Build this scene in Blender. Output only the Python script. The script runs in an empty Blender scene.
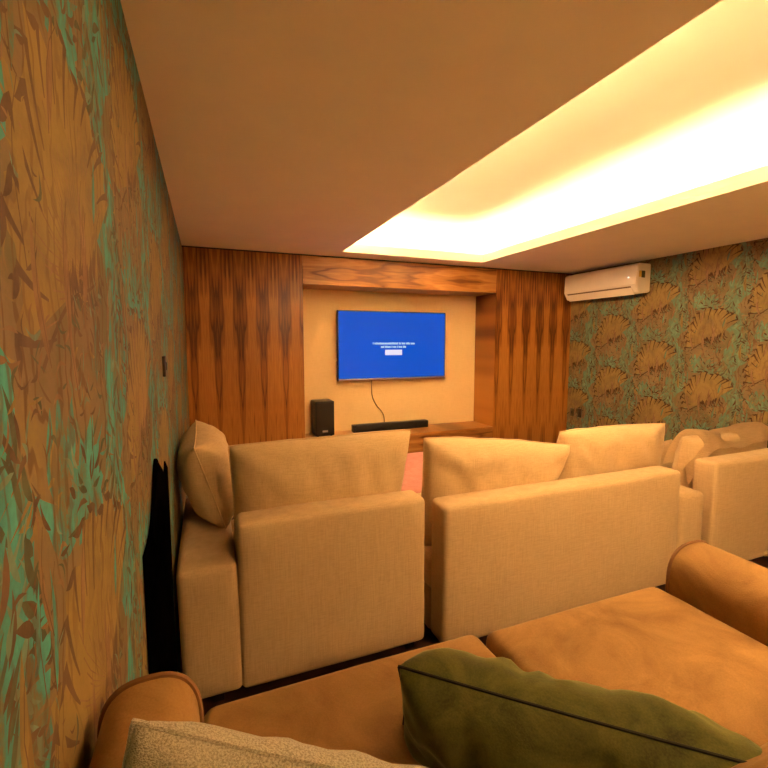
import bpy, bmesh, math, random
from mathutils import Vector, Matrix, noise
C = bpy.context.scene.collection
PI = math.pi
rnd = random.Random(7)

# ------------------------------------------------------------------ materials
def lin(r, g, b):
    f = lambda c: (c/255/12.92) if c/255 <= .04045 else ((c/255+.055)/1.055)**2.4
    return (f(r), f(g), f(b), 1)

class NT:
    """tiny node-tree builder"""
    def __init__(s, name, rough=.6, spec=.3):
        s.m = bpy.data.materials.new(name); s.m.use_nodes = True
        s.t = s.m.node_tree; s.b = s.t.nodes['Principled BSDF']
        s.b.inputs['Roughness'].default_value = rough
        s.b.inputs['Specular IOR Level'].default_value = spec
    def n(s, typ, **kw):
        x = s.t.nodes.new(typ)
        for k, v in kw.items():
            if k in ('operation', 'blend_type', 'data_type', 'wave_type', 'bands_direction', 'wave_profile', 'noise_dimensions', 'feature'):
                setattr(x, k, v)
            else:
                s.put(x, k, v)
        return x
    def put(s, x, k, v):
        k = int(k[1:]) if (k[0] == 'i' and k[1:].isdigit()) else k
        if hasattr(v, 'node'): s.t.links.new(v, x.inputs[k])
        else: x.inputs[k].default_value = v
    def coord(s): return s.n('ShaderNodeTexCoord').outputs['Object']
    def math(s, op, a, b=0.0, c=0.0):
        return s.n('ShaderNodeMath', operation=op, i0=a, i1=b, i2=c).outputs[0]
    def mapping(s, v, scale=(1, 1, 1), loc=(0, 0, 0), rot=(0, 0, 0)):
        x = s.n('ShaderNodeMapping', Scale=scale, Location=loc, Rotation=rot); s.put(x, 'Vector', v)
        return x.outputs[0]
    def noise(s, v, scale, detail=3, rough=.5, dist=0):
        return s.n('ShaderNodeTexNoise', Vector=v, Scale=scale, Detail=detail, Roughness=rough, Distortion=dist).outputs['Fac']
    def ramp(s, fac, stops):
        x = s.n('ShaderNodeValToRGB'); s.put(x, 'Fac', fac)
        e = x.color_ramp.elements
        while len(e) < len(stops): e.new(.5)
        for i, (p, c) in enumerate(stops): e[i].position = p; e[i].color = c
        return x.outputs[0]
    def mix(s, f, a, b, mode='MIX'):
        x = s.n('ShaderNodeMix', data_type='RGBA', blend_type=mode)
        s.put(x, 'i0', f); s.put(x, 'i6', a); s.put(x, 'i7', b)
        return x.outputs[2]
    def col(s, v): s.put(s.b, 'Base Color', v)
    def bump(s, h, strength=.2, dist=.01):
        x = s.n('ShaderNodeBump', Strength=strength, Distance=dist); s.put(x, 'Height', h)
        s.put(s.b, 'Normal', x.outputs[0])

def plain(name, c, rough=.6, spec=.3, var=.06, scale=6, metal=0):
    N = NT(name, rough, spec); k = N.noise(N.coord(), scale, 3)
    a = tuple(x*(1-var) for x in c[:3])+(1,); b = tuple(min(1, x*(1+var)) for x in c[:3])+(1,)
    N.col(N.ramp(k, [(.35, a), (.65, b)])); N.b.inputs['Metallic'].default_value = metal
    return N.m

def linen(name, c, c2):
    N = NT(name, .9, .1); v = N.coord()
    ribx = N.noise(N.mapping(v, (230, 230, 10)), 1, 2, .65)
    ribz = N.noise(N.mapping(v, (20, 20, 240)), 1, 2, .6)
    blot = N.noise(v, 3.2, 3)
    h = N.math('ADD', ribx, ribz)
    base = N.ramp(N.math('MULTIPLY', h, .5), [(.36, c2), (.60, c)])
    N.col(N.mix(.25, base, N.ramp(blot, [(.3, c2), (.7, c)])))
    N.bump(h, .35, .002)
    N.b.inputs['Sheen Weight'].default_value = .15
    return N.m

def velvet(name, c, c2, sheen=.5, tint=(1, .8, .5, 1), sc=5):
    N = NT(name, .75, .15); v = N.coord()
    k = N.noise(v, sc, 5, .65, .8); f = N.noise(v, 320, 2)
    N.col(N.ramp(N.math('ADD', N.math('MULTIPLY', k, .8), N.math('MULTIPLY', f, .2)), [(.32, c2), (.66, c)]))
    N.bump(N.math('ADD', k, N.math('MULTIPLY', f, .3)), .12, .01)
    N.b.inputs['Sheen Weight'].default_value = sheen
    N.b.inputs['Sheen Roughness'].default_value = .4
    N.b.inputs['Sheen Tint'].default_value = tint
    return N.m

def wood(name, axis, strip, c_dark, c_mid, c_light):
    """veneer: book-matched leaves of `strip` metres laid across the grain"""
    N = NT(name, .32, .4); v = N.coord()
    sx = N.n('ShaderNodeSeparateXYZ', Vector=v)
    a, l = (sx.outputs['X'], sx.outputs['Z']) if axis == 'z' else (sx.outputs['Z'], sx.outputs['X'])
    d = N.math('DIVIDE', a, strip)
    idx = N.math('FLOOR', d)
    m = N.math('PINGPONG', d, 1.0)
    cv = N.n('ShaderNodeCombineXYZ', X=N.math('MULTIPLY', m, 1.0), Y=N.math('MULTIPLY', l, .55), Z=0.0).outputs[0]
    warp = N.noise(cv, 2.2, 2, .5)
    # cathedral flames: tongues along the grain, mirrored at every joint
    t = N.math('ADD', N.math('MULTIPLY', m, 1.1), N.math('MULTIPLY', warp, 4.2))
    t = N.math('ADD', t, N.math('MULTIPLY', l, .55))
    w = N.math('SMOOTH_MIN', N.math('PINGPONG', t, 1.0), .8, .3)
    w = N.math('ADD', N.math('MULTIPLY', w, .62), N.math('MULTIPLY', N.math('PINGPONG', N.math('MULTIPLY', t, 4.0), 1.0), .16))
    fine = N.noise(N.n('ShaderNodeCombineXYZ', X=N.math('MULTIPLY', a, 70.0), Y=N.math('MULTIPLY', l, 2.2), Z=0.0).outputs[0], 1, 4, .6)
    big = N.noise(N.n('ShaderNodeCombineXYZ', X=N.math('MULTIPLY', a, 3.0), Y=N.math('MULTIPLY', l, 1.2), Z=0.0).outputs[0], 1, 2)
    s = N.math('ADD', N.math('MULTIPLY', w, .68), N.math('ADD', N.math('MULTIPLY', fine, .26), N.math('MULTIPLY', big, .22)))
    N.col(N.ramp(s, [(.26, c_dark), (.5, c_mid), (.80, c_light)]))
    N.bump(fine, .08, .002)
    N.b.inputs['Coat Weight'].default_value = .12
    N.b.inputs['Coat Roughness'].default_value = .3
    return N.m

M = {}
M['paint'] = plain('ceiling_paint', (.92, .86, .76, 1), .85, .1, .012, 4)
M['paint_room'] = plain('back_wall_paint', (.88, .82, .70, 1), .85, .1, .03, 3)
M['niche'] = linen('niche_fabric', (.88, .67, .36, 1), (.80, .59, .30, 1))
M['wood'] = wood('veneer_upright', 'z', .105, (.12, .032, .007, 1), (.33, .12, .02, 1), (.58, .26, .052, 1))
M['wood_h'] = wood('veneer_lengthwise', 'x', .26, (.17, .058, .012, 1), (.42, .18, .04, 1), (.66, .34, .10, 1))
M['floor'] = plain('dark_floor', (.05, .02, .012, 1), .4, .3, .3, 12)
M['carpet'] = plain('sand_carpet', (.40, .31, .20, 1), .95, .05, .3, 60)
M['beige'] = linen('beige_linen', (.62, .445, .24, 1), (.48, .335, .17, 1))
M['cushion'] = linen('cushion_linen', (.70, .51, .275, 1), (.56, .39, .20, 1))
M['tan'] = velvet('tan_velvet', (.40, .225, .072, 1), (.20, .10, .028, 1), .22)
M['tan_pipe'] = plain('tan_piping', (.22, .10, .035, 1), .7)
M['green'] = velvet('green_velvet', (.12, .12, .022, 1), (.028, .029, .006, 1), .45, (.9, .9, .4, 1), 9)
M['green_pipe'] = plain('green_seam', (.012, .010, .004, 1), .8)
M['pink'] = velvet('rose_fabric', (.70, .33, .27, 1), (.55, .22, .18, 1), .3, (1, .6, .6, 1), 14)
M['black'] = plain('black_plastic', (.012, .010, .009, 1), .35, .4, .1)
M['blackmat'] = plain('black_matte', (.0015, .0013, .0012, 1), 1, 0, .2, 20)  # near-black finish of the thin sheet by the left wall
M['grille'] = plain('dark_grille', (.022, .017, .013, 1), .6, .3, .3, 300)
M['darkfoot'] = plain('dark_foot', (.02, .012, .008, 1), .5)
M['silver'] = plain('silver_trim', (.35, .33, .32, 1), .35, .5, .05, 6, .6)
M['white'] = plain('white_plastic', (.85, .78, .70, 1), .35, .4, .02)
M['vent'] = plain('vent_dark', (.20, .14, .09, 1), .6)
M['sticker'] = plain('yellow_sticker', (.70, .48, .10, 1), .5)
M['sticker_dark'] = plain('dark_sticker', (.10, .09, .05, 1), .5)
M['switch'] = plain('bronze_plate', (.03, .018, .010, 1), .4, .4)
M['outlet'] = plain('olive_plate', (.10, .07, .03, 1), .4, .4)
M['cable'] = plain('dark_cable', (.16, .08, .03, 1), .5)

def grey_fabric():
    N = NT('grey_tweed', .95, .1); v = N.coord()
    a = N.noise(N.mapping(v, (420, 420, 620)), 1, 2, .7); b = N.noise(v, 12, 4, .6)
    N.col(N.mix(N.math('MULTIPLY', b, .5), N.ramp(a, [(.36, (.28, .245, .165, 1)), (.60, (.66, .60, .46, 1))]), (.60, .54, .40, 1)))
    N.bump(a, .6, .004); N.b.inputs['Sheen Weight'].default_value = .1
    return N.m
M['grey'] = grey_fabric()

def emit(name, c, strength, base=(0, 0, 0, 1)):
    N = NT(name, .3, .12); N.b.inputs['Base Color'].default_value = base
    N.put(N.b, 'Emission Strength', strength)
    k = N.noise(N.coord(), 1.2, 1)
    N.put(N.b, 'Emission Color', N.ramp(k, [(.3, tuple(x*.93 for x in c[:3])+(1,)), (.7, c)]))
    return N.m
M['screen'] = emit('screen_blue', (.0, .095, .66, 1), .215, (.005, .005, .008, 1))
M['screen_text'] = emit('screen_text', (.60, .80, .95, 1), .235)
M['screen_button'] = emit('screen_button', (.85, .78, .95, 1), .24)
for k, p in (('left', 112), ('right', 28), ('far', 20), ('near', 125)): M['led_'+k] = emit('led_glow_'+k, (1.0, .70, .385, 1), p)
M['led_dot'] = emit('display_dot', (1, .9, .75, 1), .6)

# wallpaper: printed paper with drifting tints and fine engraved strokes
def paper(name, stops, sc, stretch=(1, 1, 1), ink=(.15, .08, .04, 1), amount=.6):
    N = NT(name, .6, .2); v = N.coord()
    k = N.noise(N.mapping(v, stretch), sc, 4, .6, .6)
    t = N.noise(N.mapping(v, (110, 110, 110)), 1, 3, .7)
    base = N.ramp(N.math('ADD', N.math('MULTIPLY', k, .82), N.math('MULTIPLY', t, .18)), stops)
    w = N.n('ShaderNodeTexWave', wave_type='BANDS', bands_direction='Y', Scale=7.0, Distortion=14.0, Detail=3.0)
    N.put(w, 'Vector', N.mapping(v, (1, 1, .55))); N.put(w, 'Detail Scale', 1.6)
    line = N.math('MINIMUM', N.math('MAXIMUM', N.math('MULTIPLY', N.math('SUBTRACT', w.outputs['Fac'], .80), 7.0), 0.0), 1.0)
    mask = N.ramp(N.noise(v, 6.5, 2), [(.40, (0, 0, 0, 1)), (.50, (1, 1, 1, 1))])
    N.col(N.mix(N.math('MULTIPLY', N.math('MULTIPLY', line, mask), amount), base, ink))
    return N.m
def paper_set(side, teal_hi, teal_lo, sage, brown):
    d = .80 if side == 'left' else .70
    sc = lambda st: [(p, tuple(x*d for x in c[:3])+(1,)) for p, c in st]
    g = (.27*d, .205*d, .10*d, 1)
    return [
        paper('paper_ground_'+side, sc([(.32, (.20, .18, .09, 1)), (.43, (.25, .20, .10, 1)), (.54, (.31, .225, .125, 1)), (.66, (.38, .275, .105, 1))]), 4.5, amount=.8),
        paper('paper_gold_'+side, sc([(.36, (.28, .205, .10, 1)), (.44, (.34, .24, .09, 1)), (.56, (.40, .285, .10, 1)), (.66, (.44, .31, .11, 1))]), 9, amount=.45),
        paper('paper_brown_'+side, [(.3, tuple(x*.55 for x in brown)+(1,)), (.5, brown+(1,)), (.72, tuple(x*1.35 for x in brown)+(1,))], 9, amount=0),
        paper('paper_teal_'+side, [(.39, g), (.44, (.17, .20, .12, 1)), (.50, teal_lo), (.64, teal_hi)], 17, (1, 1, .45), amount=.55),
        paper('paper_sage_'+side, [(.3, (.20, .19, .09, 1)), (.5, sage), (.7, tuple(min(1, x*1.35) for x in sage[:3])+(1,))], 18, amount=.4),
        paper('paper_deep_'+side, [(.35, (.08, .085, .05, 1)), (.6, (.13, .14, .085, 1))], 20, amount=0),
        paper('paper_rose_'+side, sc([(.3, (.25, .14, .07, 1)), (.6, (.40, .25, .13, 1))]), 14, amount=.3)]
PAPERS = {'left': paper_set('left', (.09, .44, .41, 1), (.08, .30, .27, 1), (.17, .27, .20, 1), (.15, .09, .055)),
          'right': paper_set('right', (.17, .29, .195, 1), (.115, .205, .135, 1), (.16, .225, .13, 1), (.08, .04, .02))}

# ------------------------------------------------------------------ object helpers
def put(o, parent=None):
    C.objects.link(o)
    if parent:
        o.parent = parent; o.matrix_parent_inverse = parent_inv(parent)
    return o
def parent_inv(p):
    mat = Matrix.Identity(4); q = p
    chain = []
    while q: chain.append(q); q = q.parent
    for q in reversed(chain):
        mat = mat @ q.matrix_parent_inverse @ q.matrix_basis
    return mat.inverted()
def tag(o, label=None, cat=None, group=None, kind=None):
    if label: o['label'] = label
    if cat: o['category'] = cat
    if group: o['group'] = group
    if kind: o['kind'] = kind
    return o
def empty(name, loc, label, cat, group=None):
    o = bpy.data.objects.new(name, None); o.location = loc; o.empty_display_size = .1
    C.objects.link(o); return tag(o, label, cat, group)
def obj(name, bm, mats, parent=None, smooth=True):
    me = bpy.data.meshes.new(name)
    bmesh.ops.recalc_face_normals(bm, faces=bm.faces[:])
    bm.to_mesh(me); bm.free()
    for m in (mats if isinstance(mats, list) else [mats]): me.materials.append(m)
    if smooth:
        me.polygons.foreach_set('use_smooth', [True]*len(me.polygons))
        me.set_sharp_from_angle(angle=math.radians(42))
    return put(bpy.data.objects.new(name, me), parent)

def box(bm, x0, x1, y0, y1, z0, z1, bevel=0, seg=2):
    b = bmesh.new(); bmesh.ops.create_cube(b, size=1)
    for v in b.verts:
        v.co = Vector((x0+(v.co.x+.5)*(x1-x0), y0+(v.co.y+.5)*(y1-y0), z0+(v.co.z+.5)*(z1-z0)))
    if bevel: bmesh.ops.bevel(b, geom=b.edges[:], offset=bevel, segments=seg, affect='EDGES', profile=.5)
    join(bm, b); return bm
def join(bm, b):
    vm = [bm.verts.new(v.co) for v in b.verts]; b.verts.index_update()
    for f in b.faces:
        try: n = bm.faces.new([vm[v.index] for v in f.verts]); n.material_index = f.material_index
        except ValueError: pass
    b.free()
def B(*a, **k): return box(bmesh.new(), *a, **k)

def tube(bm, pts, r, sides=8, closed=False):
    pts = [Vector(p) for p in pts]; n = len(pts); rings = []
    prev = None
    for i, p in enumerate(pts):
        a = pts[(i-1) % n] if (closed or i > 0) else p
        c = pts[(i+1) % n] if (closed or i < n-1) else p
        d = (c-a).normalized()
        if prev is None:
            u = d.orthogonal().normalized()
        else:
            u = (prev-d*prev.dot(d)).normalized()
        prev = u; w = d.cross(u)
        rr = r[i] if isinstance(r, list) else r
        rings.append([bm.verts.new(p+u*math.cos(2*PI*k/sides)*rr+w*math.sin(2*PI*k/sides)*rr) for k in range(sides)])
    m = n if closed else n-1
    for i in range(m):
        A, Bq = rings[i], rings[(i+1) % n]
        for k in range(sides): bm.faces.new([A[k], A[(k+1) % sides], Bq[(k+1) % sides], Bq[k]])
    if not closed:
        bm.faces.new(rings[0]); bm.faces.new(rings[-1])
    return bm

def rbox(x0, x1, y0, y1, z0, z1, r=.03, puff=(0, 0, 0), n=14, wob=.0, seed=0, taper=0):
    """upholstered block: rounded edges, faces swollen by puff metres along x, y, z, slight unevenness"""
    bm = bmesh.new()
    c = Vector(((x0+x1)/2, (y0+y1)/2, (z0+z1)/2)); h = Vector(((x1-x0)/2, (y1-y0)/2, (z1-z0)/2))
    def ts(half):
        e = r/half
        s = [-1, -1+e*.25, -1+e*.55, -1+e]
        s += [(-1+e)+(2-2*e)*i/n for i in range(1, n)]
        return s+[1-e, 1-e*.55, 1-e*.25, 1]
    T = [ts(h.x), ts(h.y), ts(h.z)]; vd = {}
    def V(p):
        k = tuple(round(q, 5) for q in p)
        if k in vd: return vd[k]
        q = Vector((p[0]*h.x, p[1]*h.y, p[2]*h.z)); inner = Vector([max(-h[i]+r, min(h[i]-r, q[i])) for i in range(3)])
        d = q-inner
        q = inner+d.normalized()*r if d.length > 1e-9 else q
        s = [1-min(1, abs(t))**4 for t in p]
        for i in range(3):
            o = [j for j in range(3) if j != i]
            if abs(p[i]) > .93: q[i] += math.copysign(puff[i]*s[o[0]]*s[o[1]], p[i])
        w = c+q
        if wob: w += noise.noise_vector(w*3.1+Vector((seed, seed*2, 0)))*wob+noise.noise_vector(w*9+Vector((seed, 0, seed)))*wob*.3
        if taper: w.x += taper*(z1-w.z)/(z1-z0)
        vd[k] = bm.verts.new(w); return vd[k]
    for ax in range(3):
        o = [j for j in range(3) if j != ax]
        for sgn in (-1, 1):
            for i in range(len(T[o[0]])-1):
                for j in range(len(T[o[1]])-1):
                    q = []
                    for a, b in ((i, j), (i+1, j), (i+1, j+1), (i, j+1)):
                        p = [0, 0, 0]; p[ax] = sgn; p[o[0]] = T[o[0]][a]; p[o[1]] = T[o[1]][b]; q.append(V(p))
                    if len(set(q)) == 4: bm.faces.new(q)
    return bm

def frame(ex, up):
    ex = Vector(ex).normalized(); up = Vector(up); up = (up-ex*up.dot(ex)).normalized()
    return ex, up, ex.cross(up)

def pillow_bm(cen, ex, up, w, h, t, seed=0, pinch=.06, sag=0.0, wr=.012, N=34, corner=None, power=.5, creases=1.5):
    """knife-edge pillow; returns bmesh and its rim line. corner: extra pull of the 4 corners in metres"""
    ex, up, en = frame(ex, up); cen = Vector(cen); bm = bmesh.new(); g = {}
    def P(s, q, side):
        x = s*w/2*(1-pinch*(1-q*q)); y = q*h/2*(1-pinch*(1-s*s))
        y -= sag*(1-s*s)*(q+1)/2
        if corner:
            for (cs, cq, d) in corner:
                k = max(0, 1-((s-cs)**2+(q-cq)**2)/1.1); k *= k
                x += d[0]*k; y += d[1]*k
        e = max(0, (1-s**4))*max(0, (1-q**4))
        z = side*t/2*e**power
        p = cen+ex*x+up*y
        if e > 1e-6:
            nn = noise.noise(Vector((s*2.3+seed, q*2.3, side*3.0+seed)))
            ang = math.atan2(abs(q), abs(s)+1e-6)
            ray = math.sin(ang*15+seed+noise.noise(Vector((s, q, seed)))*3)*max(0, (s*s+q*q)-.55)
            fold = noise.noise(Vector((s*6.5+seed*1.7+q*2, q*1.6, seed)))
            crease = max(0, noise.noise(Vector((s*5.5+seed*3, q*.8, seed+side)))-.12)*max(0, abs(q)-.15)
            z += side*wr*e**.5*(nn*1.2+ray*.9+fold*.9-crease*creases)
        return p+en*z
    for side in (-1, 1):
        for i in range(N+1):
            for j in range(N+1):
                s, q = (-math.cos(PI*i/N)*.5+(2*i/N-1)*.5), (-math.cos(PI*j/N)*.5+(2*j/N-1)*.5)
                rim = i in (0, N) or j in (0, N)
                key = (i, j, 0 if rim else side)
                if key not in g: g[key] = bm.verts.new(P(s, q, side))
    for side in (-1, 1):
        for i in range(N):
            for j in range(N):
                ks = []
                for a, b in ((i, j), (i+1, j), (i+1, j+1), (i, j+1)):
                    rim = a in (0, N) or b in (0, N); ks.append(g[(a, b, 0 if rim else side)])
                bm.faces.new(ks if side > 0 else ks[::-1])
    loop = [(i, 0) for i in range(N)]+[(N, j) for j in range(N)]+[(i, N) for i in range(N, 0, -1)]+[(0, j) for j in range(N, 0, -1)]
    return bm, [g[(i, j, 0)].co.copy() for i, j in loop]

def pillow(name, label, cat, mat, pipemat, *a, group=None, pipe=.004, **k):
    bm, rim = pillow_bm(*a, **k)
    low = min(bm.verts, key=lambda v: v.co.z).co.copy()
    root = empty(name, low, label, cat, group)
    cv = obj('cover', bm, mat, root)
    obj('seam', tube(bmesh.new(), rim, pipe, 6, True), pipemat, root)
    return root

# ------------------------------------------------------------------ room
XL, XR, YF, YN, YB, ZC = -.172, 4.385, 4.5, 4.93, -2.2, 2.515
S = lambda name, bm, m, smooth=False: tag(obj(name, bm, m, None, smooth), kind='structure')
S('floor', B(XL-.1, XR+.1, YB-.1, YN+.1, -.1, 0), M['floor'])
pf = S('platform', B(XL, XR, YB, 1.12, 0, .42, bevel=.008), M['carpet'])
S('wall_back', B(XL-.1, XR+.1, YB-.1, YB, 0, 2.9), M['paint_room'])
S('wall_front', B(XL-.1, XR+.1, YN, YN+.1, 0, 2.9), M['niche'])

# ceiling with its lit recess
RX0, RX1, RY0, RY1 = 1.25, 2.85, -1.5, 4.235
GAP, ZT, ZU = .20, 2.60, 2.86
bm = bmesh.new()
box(bm, XL, RX0, YB, YN, ZC, ZC+.03); box(bm, RX1, XR, YB, YN, ZC, ZC+.03)
box(bm, RX0, RX1, YB, RY0, ZC, ZC+.03); box(bm, RX0, RX1, RY1, YN, ZC, ZC+.03)
S('ceiling', bm, M['paint'])
bm = bmesh.new()                                      # upstand round the opening
l = .02
box(bm, RX0-l, RX0, RY0, RY1, ZC+.0305, ZT); box(bm, RX1, RX1+l, RY0, RY1, ZC+.0305, ZT)
box(bm, RX0-l, RX1+l, RY1, RY1+l, ZC+.0305, ZT); box(bm, RX0-l, RX1+l, RY0-l, RY0, ZC+.0305, ZT)
S('trim_1', bm, M['paint'])
bm = bmesh.new()                                      # recess: sides and upper soffit
a0, a1, b0, b1 = RX0-GAP, RX1+GAP, RY0-GAP, RY1+GAP
box(bm, a0-.04, a1+.04, b0-.04, b1+.04, ZU, ZU+.04)
box(bm, a0-.04, a0, b0-.04, b1+.04, ZC+.0305, ZU); box(bm, a1, a1+.04, b0-.04, b1+.04, ZC+.0305, ZU)
box(bm, a0, a1, b1, b1+.04, ZC+.0305, ZU); box(bm, a0, a1, b0-.04, b0, ZC+.0305, ZU)
S('ceiling.001', bm, M['paint'])
S('trim_2', B(XL, XR, YF-.006, YF, ZC-.012, ZC-.001), M['darkfoot'])   # shadow joint above the panelling

LEDS = [('left', (RX0-.095, RX0-.075, RY0-.1, RY1+.1)), ('right', (RX1+.075, RX1+.095, RY0-.1, RY1+.1)),
        ('far', (RX0-.07, RX1+.07, RY1+.075, RY1+.095)), ('near', (RX0-.07, RX1+.07, RY0-.095, RY0-.075))]
WHERE = {'left': 'warm LED strip hidden behind the left lip of the ceiling recess', 'right': 'warm LED strip glowing along the right lip of the ceiling recess',
         'far': 'warm LED strip glowing at the television end of the ceiling recess', 'near': 'warm LED strip at the end of the recess behind the viewer'}
for k, (x0, x1, y0, y1) in LEDS:
    t = empty('led_strip', ((x0+x1)/2, (y0+y1)/2, ZC+.031), WHERE[k], 'light strip', 'ceiling recess light strips')
    obj('mounting_channel', B(x0-.006, x1+.006, y0-.006, y1+.006, ZC+.031, ZC+.037), M['silver'], t, False)
    obj('light_tape', B(x0, x1, y0, y1, ZC+.0375, ZC+.043), M['led_'+k], t, False)

# ------------------------------------------------------------------ patterned walls
def clip(poly, W, H):
    for ax, lim, sg in ((0, 0, 1), (0, W, -1), (1, 0, 1), (1, H, -1)):
        out = []
        for i in range(len(poly)):
            a, b = poly[i-1], poly[i]
            ia, ib = (a[ax]-lim)*sg >= 0, (b[ax]-lim)*sg >= 0
            if ia != ib:
                t = (lim-a[ax])/(b[ax]-a[ax]); out.append((a[0]+(b[0]-a[0])*t, a[1]+(b[1]-a[1])*t))
            if ib: out.append(b)
        poly = out
        if len(poly) < 3: return None
    return poly

def motif(R):
    """one repeat of the printed foliage: list of (polygon, colour, layer)"""
    out = []; ids = []; cnt = [0]
    def leaf(x, y, ang, L, w, m, lay, bend=0.0):
        c, s = math.cos(ang), math.sin(ang); n = 6; up, dn = [], []
        for i in range(n+1):
            t = i/n; ww = w*math.sin(PI*min(1, t**.75))*.5; b = bend*math.sin(PI*t)*L
            up.append((x+c*t*L-s*(ww+b), y+s*t*L+c*(ww+b))); dn.append((x+c*t*L-s*(b-ww), y+s*t*L+c*(b-ww)))
        cnt[0] += 1
        for i in range(n):
            q = [up[i], up[i+1], dn[i+1], dn[i]]
            if i == 0: q = [up[0], up[1], dn[1]]
            if i == n-1: q = [up[i], up[i+1], dn[i]]
            out.append((q, m, lay)); ids.append(cnt[0])
    def stroke(pts, w0, w1, m, lay):
        n = len(pts)-1; cnt[0] += 1
        for i in range(n):
            (x0, y0), (x1, y1) = pts[i], pts[i+1]
            d = math.hypot(x1-x0, y1-y0) or 1; nx, ny = -(y1-y0)/d, (x1-x0)/d
            a = w0+(w1-w0)*i/n; b = w0+(w1-w0)*(i+1)/n
            out.append(([(x0+nx*a, y0+ny*a), (x1+nx*b, y1+ny*b), (x1-nx*b, y1-ny*b), (x0-nx*a, y0-ny*a)], m, lay)); ids.append(cnt[0])
    U = R.uniform
    band = lambda y: -.19+.055*math.sin(2*PI*y/.6)
    # teal foliage band, drifting from side to side
    for k in range(24):
        y0, y1 = -.3+.6*k/24, -.3+.6*(k+1)/24
        w0, w1 = [.078+.022*math.sin(4*PI*y/.6+1)+.010*math.sin(12*PI*y/.6) for y in (y0, y1)]
        stroke([(band(y0), y0), (band(y1), y1)], w0, w1, 3, 0)
    for k in range(10):                                # second clump beside the fan
        a = 2*PI*k/10; leaf(.12, .19, a, U(.07, .11), .06, 3, 0, .05)
    for k in range(9): leaf(.03+U(-.04, .04), .20+U(-.05, .09), U(.9, 2.6), U(.07, .12), .035, 3, 0, .1)
    for k in range(120):                                # its leaflets
        y = U(-.3, .3); x = band(y)+U(-.085, .085); sg = 1 if x > band(y) else -1
        leaf(x, y, PI/2+sg*U(.2, 1.1), U(.03, .075), U(.007, .016), R.choice((3, 4, 4, 5, 5, 2)), 1, sg*U(-.15, .15))
    for k in range(40):
        a = U(0, 2*PI); r = U(.01, .09)
        leaf(.12+math.cos(a)*r, .19+math.sin(a)*r, a+U(-.6, .6), U(.03, .06), U(.006, .013), R.choice((4, 5, 5, 2, 3)), 1, U(-.2, .2))
    # big pleated fan leaf
    bx, by = .17, -.12; a0, a1 = math.radians(38), math.radians(200)
    rad = lambda a: .285*(1-.22*abs((a-a0)/(a1-a0)-.42))+.016*math.sin(a*15)+.012*math.sin(a*37+1)
    n = 40
    for k in range(n):
        p, q = a0+(a1-a0)*k/n, a0+(a1-a0)*(k+1)/n
        cnt[0] += (k == 0)
        out.append(([(bx, by), (bx+math.cos(p)*rad(p), by+math.sin(p)*rad(p)), (bx+math.cos(q)*rad(q), by+math.sin(q)*rad(q))], 1, 1)); ids.append(cnt[0])
    for k in range(34):
        a = a0+(a1-a0)*(k+.5)/34+U(-.01, .01); L = rad(a)*U(.5, .8)
        stroke([(bx+math.cos(a+.12*math.sin(t*2.6))*L*t, by+math.sin(a+.12*math.sin(t*2.6))*L*t) for t in (U(.1, .35), .5, .75, 1)], .0005, .0012, 6, 2)
    for k in range(15):                                # dark comb strokes at its rim
        a = a0+(a1-a0)*(k+.3)/14.6+U(-.03, .03); L = rad(a)*1.02; f = U(.60, .80)
        pts = [(bx+math.cos(a+.55*(1-t))*L*t, by+math.sin(a+.55*(1-t))*L*t) for t in (f, f+.3*(1-f), f+.6*(1-f), f+.85*(1-f), 1)]
        stroke(pts, .0015, U(.006, .009), 2, 3)
        ex, ey = pts[-1]
        leaf(ex, ey, a+U(1.1, 1.7), U(.035, .05), .014, 2, 3, .15)
    # slanting twig with dark leaflets under the fan
    tw = lambda t: (-.03+.30*t, -.235+.155*t+.02*math.sin(t*5))
    stroke([tw(t/8) for t in range(9)], .004, .002, 2, 2)
    for k in range(15):
        x, y = tw(.35+.65*k/14)
        leaf(x, y, math.radians(U(70, 110)), U(.035, .06), U(.010, .017), 2, 3, .12)
        leaf(x, y, math.radians(U(-60, -25)), U(.03, .055), U(.009, .015), 2 if k % 3 else 5, 3, -.12)
    # fine scribbled undergrowth
    for k in range(170):
        x, y = U(-.15, .25), U(-.31, -.13) if k % 3 else U(-.05, .3)
        if k % 3 == 0: x = U(-.12, .0)
        leaf(x, y, U(0, 2*PI), U(.018, .05), U(.003, .008), R.choice((2, 2, 6, 6, 5, 4, 1)), 2, U(-.35, .35))
    # long pleats and outlined blades running upward
    for k in range(16):
        x, y = U(-.26, .26), U(-.3, .1); L = U(.10, .2); a = PI/2+U(-.25, .25)
        leaf(x, y, a, L, U(.012, .024), R.choice((6, 1, 6, 3)), 2, U(-.1, .1))
        stroke([(x+math.cos(a+.15*math.sin(t*4))*L*t, y+math.sin(a+.15*math.sin(t*4))*L*t) for t in (0, .25, .5, .75, 1)], .0012, .0007, 2, 3)
    return out, ids

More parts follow.
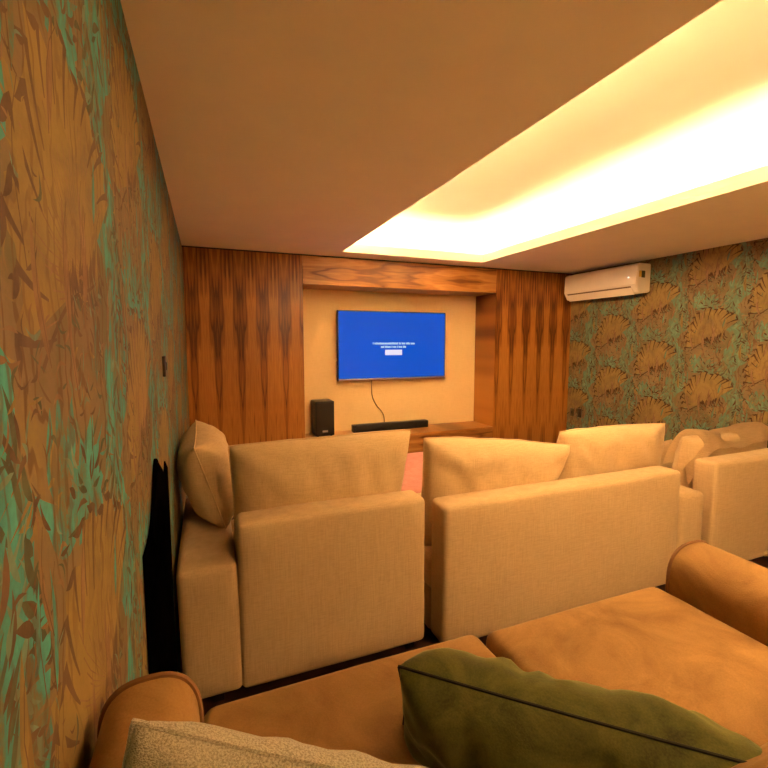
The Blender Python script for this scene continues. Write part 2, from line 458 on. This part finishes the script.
def papered_wall(name, org, ua, va, nrm, W, H, off, scale, thick=.1, drop=.5, step=.000004):
    org, ua, va, nrm = Vector(org), Vector(ua), Vector(va), Vector(nrm); bm = bmesh.new()
    q = [org, org+ua*W, org+ua*W+va*H, org+va*H]
    f = [bm.verts.new(p) for p in q]; b = [bm.verts.new(p-nrm*thick) for p in q]
    bm.faces.new(f); bm.faces.new(b[::-1])
    for i in range(4): bm.faces.new([f[i], b[i], b[(i+1) % 4], f[(i+1) % 4]])
    R = random.Random(11); shapes, ids = motif(R); poly_layer = lambda i: ids[i]; tw, th = .54*scale, .6*scale
    for ci in range(int(W/tw)+3):
        for ri in range(-1, int(H/th)+3):
            ox = (ci-.5)*tw+off[0]; oy = (ri+drop*(ci % 2))*th+off[1]
            for si, (poly, m, lay) in enumerate(shapes):
                p = clip([(ox+x*scale, oy+y*scale) for x, y in poly], W, H)
                if p:
                    fc = bm.faces.new([bm.verts.new(org+ua*x+va*y+nrm*(.0001+poly_layer(si)*step+(ci % 2*2+ri % 2)*step*.25)) for x, y in p]); fc.material_index = m
    me = bpy.data.meshes.new(name); bm.normal_update(); bm.to_mesh(me); bm.free()
    for m in PAPERS[name[5:]]: me.materials.append(m)
    return tag(put(bpy.data.objects.new(name, me)), kind='structure')
papered_wall('wall_right', (XR, YF+.4, 0), (0, -1, 0), (0, 0, 1), (-1, 0, 0), YF+.4-YB, 2.8, (.1, .0), 1.0)
papered_wall('wall_left', (XL, YB, 0), (0, 1, 0), (0, 0, 1), (1, 0, 0), YF+.4-YB, 2.8, (.12, .2), 1.12, step=.0000011)

# ------------------------------------------------------------------ veneer front
PX0, PX1 = .918, 3.222; ZH, ZS = 2.226, .62
wc = empty('wall_cladding', ((PX0+PX1)/2, YF, 0), 'reddish wood veneer cladding framing the television niche on both sides and above', 'wall cladding')
obj('side_panel', B(XL+.004, PX0, YF, YN-.002, 0, ZC-.002, bevel=.002, seg=1), M['wood'], wc, False)
obj('side_panel', B(PX1, XR-.004, YF, YN-.002, 0, ZC-.002, bevel=.002, seg=1), M['wood'], wc, False)
obj('header_panel', B(PX0+.001, PX1-.001, YF-.004, YN-.002, ZH, ZC-.002, bevel=.002, seg=1), M['wood_h'], wc, False)
sh = empty('media_shelf', ((PX0+PX1)/2, YF+.2, 0), 'low built-in wood shelf under the television carrying speakers', 'shelf')
obj('shelf_top', B(PX0+.001, PX1-.001, YF-.012, YN-.002, ZS-.04, ZS, bevel=.003), M['wood_h'], sh, False)
obj('front_panel', B(PX0+.001, PX1-.001, YF+.004, YF+.03, .0, ZS-.041), M['wood_h'], sh, False)

# ------------------------------------------------------------------ television
TX0, TX1, TZ0, TZ1, TY = 1.372, 2.742, 1.203, 2.003, 4.85
tv = empty('television', ((TX0+TX1)/2, TY, TZ0), 'wall-mounted flat television showing a blue message screen', 'television')
bm = B(TX0, TX1, TY, TY+.035, TZ0, TZ1, bevel=.004); obj('housing', bm, M['black'], tv)
obj('screen', B(TX0+.012, TX1-.012, TY-.002, TY, TZ0+.028, TZ1-.012), M['screen'], tv, False)
obj('bottom_bezel', B(TX0+.004, TX1-.004, TY-.005, TY+.001, TZ0+.003, TZ0+.026, bevel=.002), M['silver'], tv)
obj('wall_bracket', B(1.85, 2.27, TY+.035, YN-.022, 1.45, 1.75), M['black'], tv, False)
cxm = (TX0+TX1)/2-.005
R = random.Random(3)
for zc, half, name in ((1.630, .262, 'text_line'), (1.590, .16, 'text_line')):
    bm = bmesh.new(); x = cxm-half
    while x < cxm+half:                               # small unreadable characters, set in words
        w = R.uniform(.010, .016)
        h = R.choice((.014, .014, .018))
        box(bm, x, x+w*.78, TY-.0032, TY-.0022, zc-.010, zc-.010+h+.006)
        x += w+(R.random() < .14)*.009
    obj(name, bm, M['screen_text'], tv, False)
obj('message_button', B(cxm-.108, cxm+.108, TY-.0034, TY-.0022, 1.495, 1.558, bevel=.0005), M['screen_button'], tv, False)
pts = [Vector((1.79, 4.90, 1.22)), Vector((1.795, 4.905, 1.10)), Vector((1.81, 4.915, 1.0)), Vector((1.86, 4.915, .90)), Vector((1.92, 4.915, .83)), Vector((1.955, 4.915, .76)), Vector((1.96, 4.912, .64))]
def smooth_path(p, n=6):
    out = []
    for i in range(len(p)-1):
        a, b, c, d = p[max(0, i-1)], p[i], p[i+1], p[min(len(p)-1, i+2)]
        for k in range(n):
            t = k/n; out.append(.5*((2*b)+(c-a)*t+(2*a-5*b+4*c-d)*t*t+(3*b-a-3*c+d)*t**3))
    return out+[p[-1]]
tag(obj('power_cable', tube(bmesh.new(), smooth_path(pts), .005, 6), M['cable']), 'thin dark cable hanging from the television down to the soundbar', 'cable')

# subwoofer
SX0, SX1, SY0, SY1 = 1.085, 1.335, 4.60, 4.86
SX0, SX1, SY0, SY1, SZ1 = 1.075, 1.285, 4.70, 4.92, 1.005
sw = empty('subwoofer', ((SX0+SX1)/2, (SY0+SY1)/2, ZS), 'black box subwoofer standing on the wood shelf left of the television', 'speaker')
obj('cabinet', B(SX0, SX1, SY0, SY1, ZS+.008, SZ1, bevel=.008), M['black'], sw)
obj('front_grille', B(SX0+.012, SX1-.012, SY0-.006, SY0+.002, ZS+.10, SZ1-.014, bevel=.003), M['grille'], sw)
obj('brand_badge', B((SX0+SX1)/2-.03, (SX0+SX1)/2+.03, SY0-.003, SY0+.001, ZS+.045, ZS+.066, bevel=.001), M['silver'], sw)
for dx in (.03, .18):
    for dy in (.03, .19):
        bm = bmesh.new(); tube(bm, [(SX0+dx, SY0+dy, ZS), (SX0+dx, SY0+dy, ZS+.009)], .012, 10); obj('foot', bm, M['darkfoot'], sw)
# soundbar
QX0, QX1, QY0, QY1 = 1.525, 2.475, 4.76, 4.85
sb = empty('soundbar', ((QX0+QX1)/2, (QY0+QY1)/2, ZS), 'long black soundbar lying on the wood shelf below the television', 'soundbar')
obj('body', B(QX0, QX1, QY0+.006, QY1, ZS, ZS+.085, bevel=.006), M['black'], sb)
obj('front_grille', B(QX0+.03, QX1-.03, QY0, QY0+.008, ZS+.008, ZS+.076, bevel=.003), M['grille'], sb)
for x0, x1 in ((QX0+.001, QX0+.028), (QX1-.028, QX1-.001)):
    obj('end_cap', B(x0, x1, QY0+.001, QY0+.009, ZS+.004, ZS+.08, bevel=.003), M['black'], sb)
for x in (2.17, 2.30):
    bm = bmesh.new(); tube(bm, [(x, QY0-.002, ZS+.042), (x, QY0+.004, ZS+.042)], .022, 16); obj('driver', bm, M['grille'], sb)

# ------------------------------------------------------------------ air conditioner
AY0, AY1, AZ0, AZ1, AX = 3.41, 4.42, 2.165, 2.468, XR-.001
ac = empty('air_conditioner', (AX, (AY0+AY1)/2, AZ0), 'white split air conditioner mounted high on the right patterned wall', 'air conditioner')
def prism_y(prof, y0, y1, bev=.006):
    bm = bmesh.new(); A = [bm.verts.new((x, y0, z)) for x, z in prof]; D = [bm.verts.new((x, y1, z)) for x, z in prof]
    n = len(prof); bm.faces.new(A); bm.faces.new(D[::-1])
    for i in range(n): bm.faces.new([A[i], D[i], D[(i+1) % n], A[(i+1) % n]])
    if bev: bmesh.ops.bevel(bm, geom=bm.edges[:], offset=bev, segments=2, affect='EDGES')
    return bm
prof = [(AX, AZ0+.012), (AX, AZ1), (AX-.17, AZ1), (AX-.195, AZ1-.02), (AX-.20, AZ0+.07), (AX-.155, AZ0+.0), (AX-.04, AZ0)]
obj('body', prism_y(prof, AY0, AY1), M['white'], ac)
obj('front_panel', prism_y([(AX-.196, AZ1-.016), (AX-.203, AZ1-.03), (AX-.208, AZ0+.082), (AX-.198, AZ0+.076)], AY0+.004, AY1-.004, .002), M['white'], ac)
obj('outlet_slot', prism_y([(AX-.195, AZ0+.070), (AX-.201, AZ0+.070), (AX-.190, AZ0+.052), (AX-.185, AZ0+.055)], AY0+.07, AY1-.05, 0), M['vent'], ac)
obj('louver', prism_y([(AX-.194, AZ0+.056), (AX-.199, AZ0+.052), (AX-.150, AZ0-.018), (AX-.145, AZ0-.012)], AY0+.06, AY1-.04, .002), M['white'], ac)
obj('display_light', B(AX-.2105, AX-.2065, AY0+.09, AY0+.105, AZ0+.155, AZ0+.17, bevel=.001), M['led_dot'], ac)
obj('side_label', B(AX-.135, AX-.085, AY0-.0015, AY0, AZ0+.155, AZ0+.225), M['sticker_dark'], ac, False)
obj('side_label', B(AX-.172, AX-.137, AY0-.0015, AY0, AZ0+.16, AZ0+.225), M['sticker'], ac, False)

# switch and sockets
def plate(name, label, cat, x0, x1, y0, y1, z0, z1, mat, key):
    t = empty(name, ((x0+x1)/2, (y0+y1)/2, z0), label, cat)
    obj('cover_plate', B(x0, x1, y0, y1, z0, z1, bevel=.002), mat, t)
    k = .006
    dx = (x1, x1+.003) if x0 < 1 else (x0-.003, x0)
    obj(key, B(dx[0], dx[1], y0+(y1-y0)*.3, y1-(y1-y0)*.3, z0+(z1-z0)*.3, z1-(z1-z0)*.3, bevel=.001), M['switch'], t)
plate('light_switch', 'narrow dark switch plate on the left patterned wall', 'light switch', XL+.001, XL+.012, 2.06, 2.15, 1.505, 1.59, M['switch'], 'rocker')
plate('wall_socket', 'dark brown socket plate low on right wall, nearer the sofas of the pair', 'wall socket', XR-.012, XR-.001, 4.255, 4.315, .695, .805, M['switch'], 'socket_face')
plate('wall_socket', 'olive brown socket plate low on right wall, closest to the wood panel', 'wall socket', XR-.010, XR-.001, 4.385, 4.445, .695, .795, M['outlet'], 'socket_face')

# ------------------------------------------------------------------ beige sofas (seen from behind)
YR = 2.0
def feet(root, x0, x1, y0, y1, z=.06):
    for x in (x0, x1):
        for y in (y0, y1): obj('foot', B(x-.025, x+.025, y-.025, y+.025, 0, z, bevel=.003), M['darkfoot'], root)

s = empty('sofa', (.44, 2.55, 0), 'beige linen sofa seat with a left arm, standing beside the left patterned wall', 'sofa', 'beige sofas facing the television')
obj('backrest', rbox(.1, 1.034, YR, YR+.165, .06, .848, .028, (0, .008, .006), wob=.003, seed=1), M['beige'], s)
obj('arm', rbox(-.156, .097, YR+.002, 3.05, .06, .672, .032, (.0, .006, .012), wob=.003, seed=2, taper=.012), M['beige'], s)
obj('base', rbox(.1, 1.02, YR+.167, 3.04, .06, .26, .02, n=6), M['beige'], s)
obj('seat_cushion', rbox(.102, 1.018, YR+.168, 3.12, .262, .455, .04, (0, .01, .018), wob=.004, seed=3), M['beige'], s)
feet(s, 0, .97, 2.08, 2.95)

YQ = 1.94
s = empty('sofa', (2.1, 2.55, 0), 'wide beige linen sofa in the middle, right arm square, back towards the viewer', 'sofa', 'beige sofas facing the television')
obj('backrest', rbox(1.110, 2.890, YQ, YQ+.165, .03, .805, .028, (0, .008, .006), n=20, wob=.003, seed=4), M['beige'], s)
obj('arm', rbox(2.898, 3.145, YQ+.004, 3.05, .03, .628, .032, (0, .006, .012), wob=.003, seed=5), M['beige'], s)
obj('base', rbox(1.110, 2.892, YQ+.167, 3.04, .03, .26, .02, n=6), M['beige'], s)
for i, (a, b) in enumerate(((1.114, 2.0), (2.008, 2.888))):
    obj('seat_cushion', rbox(a, b, YQ+.168, 3.12, .262, .455, .04, (0, .01, .018), wob=.004, seed=6+i), M['beige'], s)
feet(s, 1.2, 2.85, 2.02, 2.95, .031)

s = empty('sofa', (3.8, 2.55, 0), 'beige linen sofa at the right, backrest cut by the right edge of view', 'sofa', 'beige sofas facing the television')
obj('backrest', rbox(3.232, 4.36, YQ-.005, YQ+.165, .03, .815, .028, (0, .01, .006), wob=.004, seed=9), M['beige'], s)
obj('base', rbox(3.232, 4.36, YQ+.167, 3.04, .03, .26, .02, n=6), M['beige'], s)
obj('seat_cushion', rbox(3.236, 4.358, YQ+.168, 3.12, .262, .455, .04, (0, .01, .018), wob=.004, seed=10), M['beige'], s)
bm, rim = pillow_bm((3.93, YQ-.03, .075), (1, 0, 0), (0, -.5, .4), .22, .07, .04, seed=4, wr=.01, N=14)
obj('loose_fabric_fold', bm, M['beige'], s)
feet(s, 3.3, 4.3, 2.02, 2.95, .031)

# back cushions of the three sofas
cu = dict(group='loose cushions on the beige sofas')
pillow('cushion', 'large plump beige cushion leaning on the back of the sofa beside the left wall', 'cushion', M['cushion'], M['cushion'],
       (.555, 2.285, .79), (1, 0, -.012), (0, -.16, 1), .93, .72, .26, seed=2.0, pinch=.03, sag=-.022, wr=.02, corner=[(1, 1, (.02, .02)), (-1, 1, (-.01, .0))], **cu)
pillow('cushion', 'beige cushion tipped sideways on the left arm of the sofa by the wall', 'cushion', M['cushion'], M['cushion'],
       (-.005, 2.66, .925), (0, 1, .08), (-.30, .10, 1), .58, .47, .27, seed=5.0, pinch=.05, wr=.012, **cu)
pillow('cushion', 'beige cushion on the left half of the middle sofa, overlapping its neighbour', 'cushion', M['cushion'], M['cushion'],
       (1.585, 2.235, .735), (1, -.03, -.05), (0, -.17, 1), .94, .66, .26, seed=8.3, pinch=.035, sag=-.025, wr=.02, corner=[(1, 1, (.08, -.04)), (-1, 1, (-.02, .03))], **cu)
pillow('cushion', 'beige cushion on the right half of the middle sofa, partly behind its neighbour', 'cushion', M['cushion'], M['cushion'],
       (2.60, 2.27, .765), (1, .0, -.012), (0, -.14, 1), .98, .60, .24, seed=12.7, pinch=.035, sag=-.022, wr=.02, **cu)
pillow('cushion', 'small pale cushion lying low between the middle sofa and the right sofa', 'cushion', M['cushion'], M['cushion'],
       (3.62, 2.66, .60), (1, .05, .03), (0, .4, .8), .62, .34, .16, seed=15.1, pinch=.05, wr=.01, **cu)
pr = pillow('cushion', 'beige cushion with a crumpled overhanging flap on the sofa at the right', 'cushion', M['cushion'], M['cushion'],
       (3.855, 2.30, .675), (1, 0, .0), (0, -.16, 1), 1.03, .52, .24, seed=19.4, pinch=.03, wr=.012, **cu)
# the pillowcase flap: a wavy sheet lying over the cushion's top and drooping at its left end
bm = bmesh.new(); g = []
nU, nV = 40, 9
for i in range(nU+1):
    row = []
    u = i/nU; x = 3.33+1.045*u
    for j in range(nV+1):
        v = j/nV
        y = 2.40-.26*v+.012*math.sin(u*13+v*2)
        droop = max(0, (.20-u)/.20)
        z = .915+.018*math.sin(u*9)+.012*u-.075*v**2*(1+.10*math.sin(u*8)+.25*noise.noise(Vector((u*5, 1, 2))))-.24*droop**1.4+.045*math.sin(PI*v)
        z += noise.noise(Vector((u*9, v*4, 3)))*.022
        x2 = x+.07*droop*math.sin(v*4)
        row.append(bm.verts.new((x2, y, z)))
    g.append(row)
for i in range(nU):
    for j in range(nV): bm.faces.new([g[i][j], g[i+1][j], g[i+1][j+1], g[i][j+1]])
bmesh.ops.solidify(bm, geom=bm.faces[:], thickness=.008)
obj('flap', bm, M['cushion'], pr)

# rose coloured ottoman ahead of the seats
ot = empty('ottoman', (1.7, 3.72, 0), 'rose pink padded ottoman seen through the gap between the two sofas', 'ottoman')
obj('pad', rbox(1.05, 2.45, 3.16, 4.30, .2, .455, .04, (0, .0, .014), n=18, wob=.006, seed=21), M['pink'], ot)
for x in (1.15, 2.35):
    for y in (3.3, 4.2): obj('foot', B(x-.03, x+.03, y-.03, y+.03, 0, .2, bevel=.004), M['darkfoot'], ot)

# thin black wavy sheet added against the wall beside the left sofa
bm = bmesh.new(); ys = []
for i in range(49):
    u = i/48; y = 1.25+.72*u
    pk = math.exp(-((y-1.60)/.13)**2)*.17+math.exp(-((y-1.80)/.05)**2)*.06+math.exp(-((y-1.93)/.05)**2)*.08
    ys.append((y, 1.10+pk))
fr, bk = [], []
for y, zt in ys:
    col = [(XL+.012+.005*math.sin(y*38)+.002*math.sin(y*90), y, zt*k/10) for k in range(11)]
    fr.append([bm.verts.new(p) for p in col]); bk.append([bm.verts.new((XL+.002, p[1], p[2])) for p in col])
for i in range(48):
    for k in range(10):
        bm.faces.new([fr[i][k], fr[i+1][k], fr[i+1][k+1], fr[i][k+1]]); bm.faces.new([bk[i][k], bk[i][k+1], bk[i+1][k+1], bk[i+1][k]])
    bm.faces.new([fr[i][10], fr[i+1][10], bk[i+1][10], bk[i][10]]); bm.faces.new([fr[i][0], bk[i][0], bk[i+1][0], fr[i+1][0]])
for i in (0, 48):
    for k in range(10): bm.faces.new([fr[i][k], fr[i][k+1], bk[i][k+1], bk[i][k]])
tag(obj('black_sheet', bm, M['blackmat']), 'thin black sheet with pointed top against left patterned wall, behind the sofa arm', 'cloth')

# ------------------------------------------------------------------ tan velvet sofa in the foreground (on the platform)
PZ = .42
d = empty('velvet_sofa', (.63, .45, PZ), 'tan velvet sofa with rounded piped arms in the foreground', 'sofa')
def arch_arm(name, x0, x1, y0, y1, zb, zt, dome, drop):
    """rounded arm: arch section swept along y, with a slightly bulging front"""
    W = x1-x0; n = 22; prof = []
    for i in range(n+1):
        a = PI*i/n; cx = (x0+x1)/2
        prof.append((cx-math.copysign(abs(math.cos(a))**.75, math.cos(a))*W/2, zt-dome+math.sin(a)**.8*dome))
    prof = [(x0+.004, zb), (x0, zb+.12)]+prof+[(x1, zb+.12), (x1-.004, zb)]
    bm = bmesh.new(); rings = []
    for k in range(16):
        t = k/15; y = y0+(y1-y0)*t
        sag = drop*(1-t)**2
        rings.append([bm.verts.new((x+noise.noise(Vector((x*7, y*5, z*5)))*.003, y, z-(sag if z > zb+.13 else 0)+noise.noise(Vector((x*5, y*4, 2)))*.004)) for x, z in prof])
    for k in range(15):
        for i in range(len(prof)-1): bm.faces.new([rings[k][i], rings[k+1][i], rings[k+1][i+1], rings[k][i+1]])
        bm.faces.new([rings[k][-1], rings[k+1][-1], rings[k+1][0], rings[k][0]])
    edge = [v.co.copy() for v in rings[-1]]
    cen = sum((v.co for v in rings[-1]), Vector())/len(prof)
    last = rings[-1]
    for f, out in ((.8, .018), (.45, .026)):
        nw = [bm.verts.new(cen+(v.co-cen)*f+Vector((0, out+(y1-v.co.y)*0, 0))) for v in rings[-1]]
        for i in range(len(nw)): bm.faces.new([last[i], nw[i], nw[(i+1) % len(nw)], last[(i+1) % len(nw)]])
        last = nw
    bm.faces.new(last); bm.faces.new(rings[0][::-1])
    a = obj(name, bm, M['tan'], d)
    obj('piping', tube(bmesh.new(), edge, .0055, 6), M['tan_pipe'], a)
arch_arm('arm', XL+.012, -.028, .12, .70, PZ+.06, 1.155, .085, .02)
arch_arm('arm', 1.298, 1.50, .12, .895, PZ+.06, 1.02, .10, .02)
obj('base', rbox(-.038, 1.296, .12, .90, PZ+.06, .70, .02, n=8), M['tan'], d)
obj('seat_cushion', rbox(-.036, .655, .28, .975, .702, .874, .03, (0, .012, .012), n=18, wob=.004, seed=31), M['tan'], d)
obj('seat_cushion', rbox(.660, 1.306, .28, .95, .702, .884, .028, (0, .012, .016), n=18, wob=.004, seed=32), M['tan'], d)
obj('backrest', rbox(XL+.022, 1.50, -.06, .14, PZ+.06, 1.10, .05, (0, .0, .01), n=16, wob=.003, seed=33), M['tan'], d)
obj('back_cushion', rbox(-.034, .62, .13, .29, .865, 1.06, .06, (0, .01, .01), n=14, wob=.004, seed=34), M['tan'], d)
obj('back_cushion', rbox(.63, 1.29, .13, .372, .870, 1.050, .05, (0, .015, .012), n=14, wob=.004, seed=35), M['tan'], d)
for x in (-.1, 1.42):
    for y in (.0, .8): obj('foot', B(x-.025, x+.025, y-.025, y+.025, PZ, PZ+.061, bevel=.003), M['darkfoot'], d)

pillow('throw_pillow', 'olive green velvet pillow with dark seam, standing on the tan velvet sofa', 'pillow', M['green'], M['green_pipe'],
       (.558, .552, .932), (.79, -.60, -.08), (-.24, -.32, .9), .59, .26, .19, seed=3.3, pinch=.03, wr=.015, creases=4, pipe=.0028, N=44, power=.45)
pillow('throw_pillow', 'grey beige woven pillow propped in the left corner of the tan velvet sofa', 'pillow', M['grey'], M['grey'],
       (.064, .452, 1.036), (.928, -.29, -.30), (.1, -.1, .98), .42, .35, .12, seed=6.1, pinch=.03, wr=.010, pipe=.003, power=.5)

# ------------------------------------------------------------------ camera, world, view
w = bpy.data.worlds.new('World'); bpy.context.scene.world = w; w.use_nodes = True
w.node_tree.nodes['Background'].inputs[0].default_value = (.02, .012, .006, 1)
cam = bpy.data.cameras.new('Camera'); co = bpy.data.objects.new('Camera', cam); C.objects.link(co)
cam.sensor_width = 36; cam.lens = 36*446/768; cam.clip_start = .02
co.location = (0, 0, 1.65); co.rotation_euler = (math.radians(90-5.4), 0, math.radians(-21.7))
sc = bpy.context.scene; sc.camera = co
sc.view_settings.view_transform = 'Standard'; sc.view_settings.look = 'None'
sc.view_settings.gamma = 1; sc.view_settings.use_curve_mapping = False
sc.view_settings.exposure = 2.08
sc.cycles.max_bounces = 12; sc.cycles.diffuse_bounces = 8
sc.cycles.use_guiding = True; sc.cycles.use_surface_guiding = True; sc.cycles.guiding_training_samples = 0
sc.cycles.sample_clamp_indirect = 6
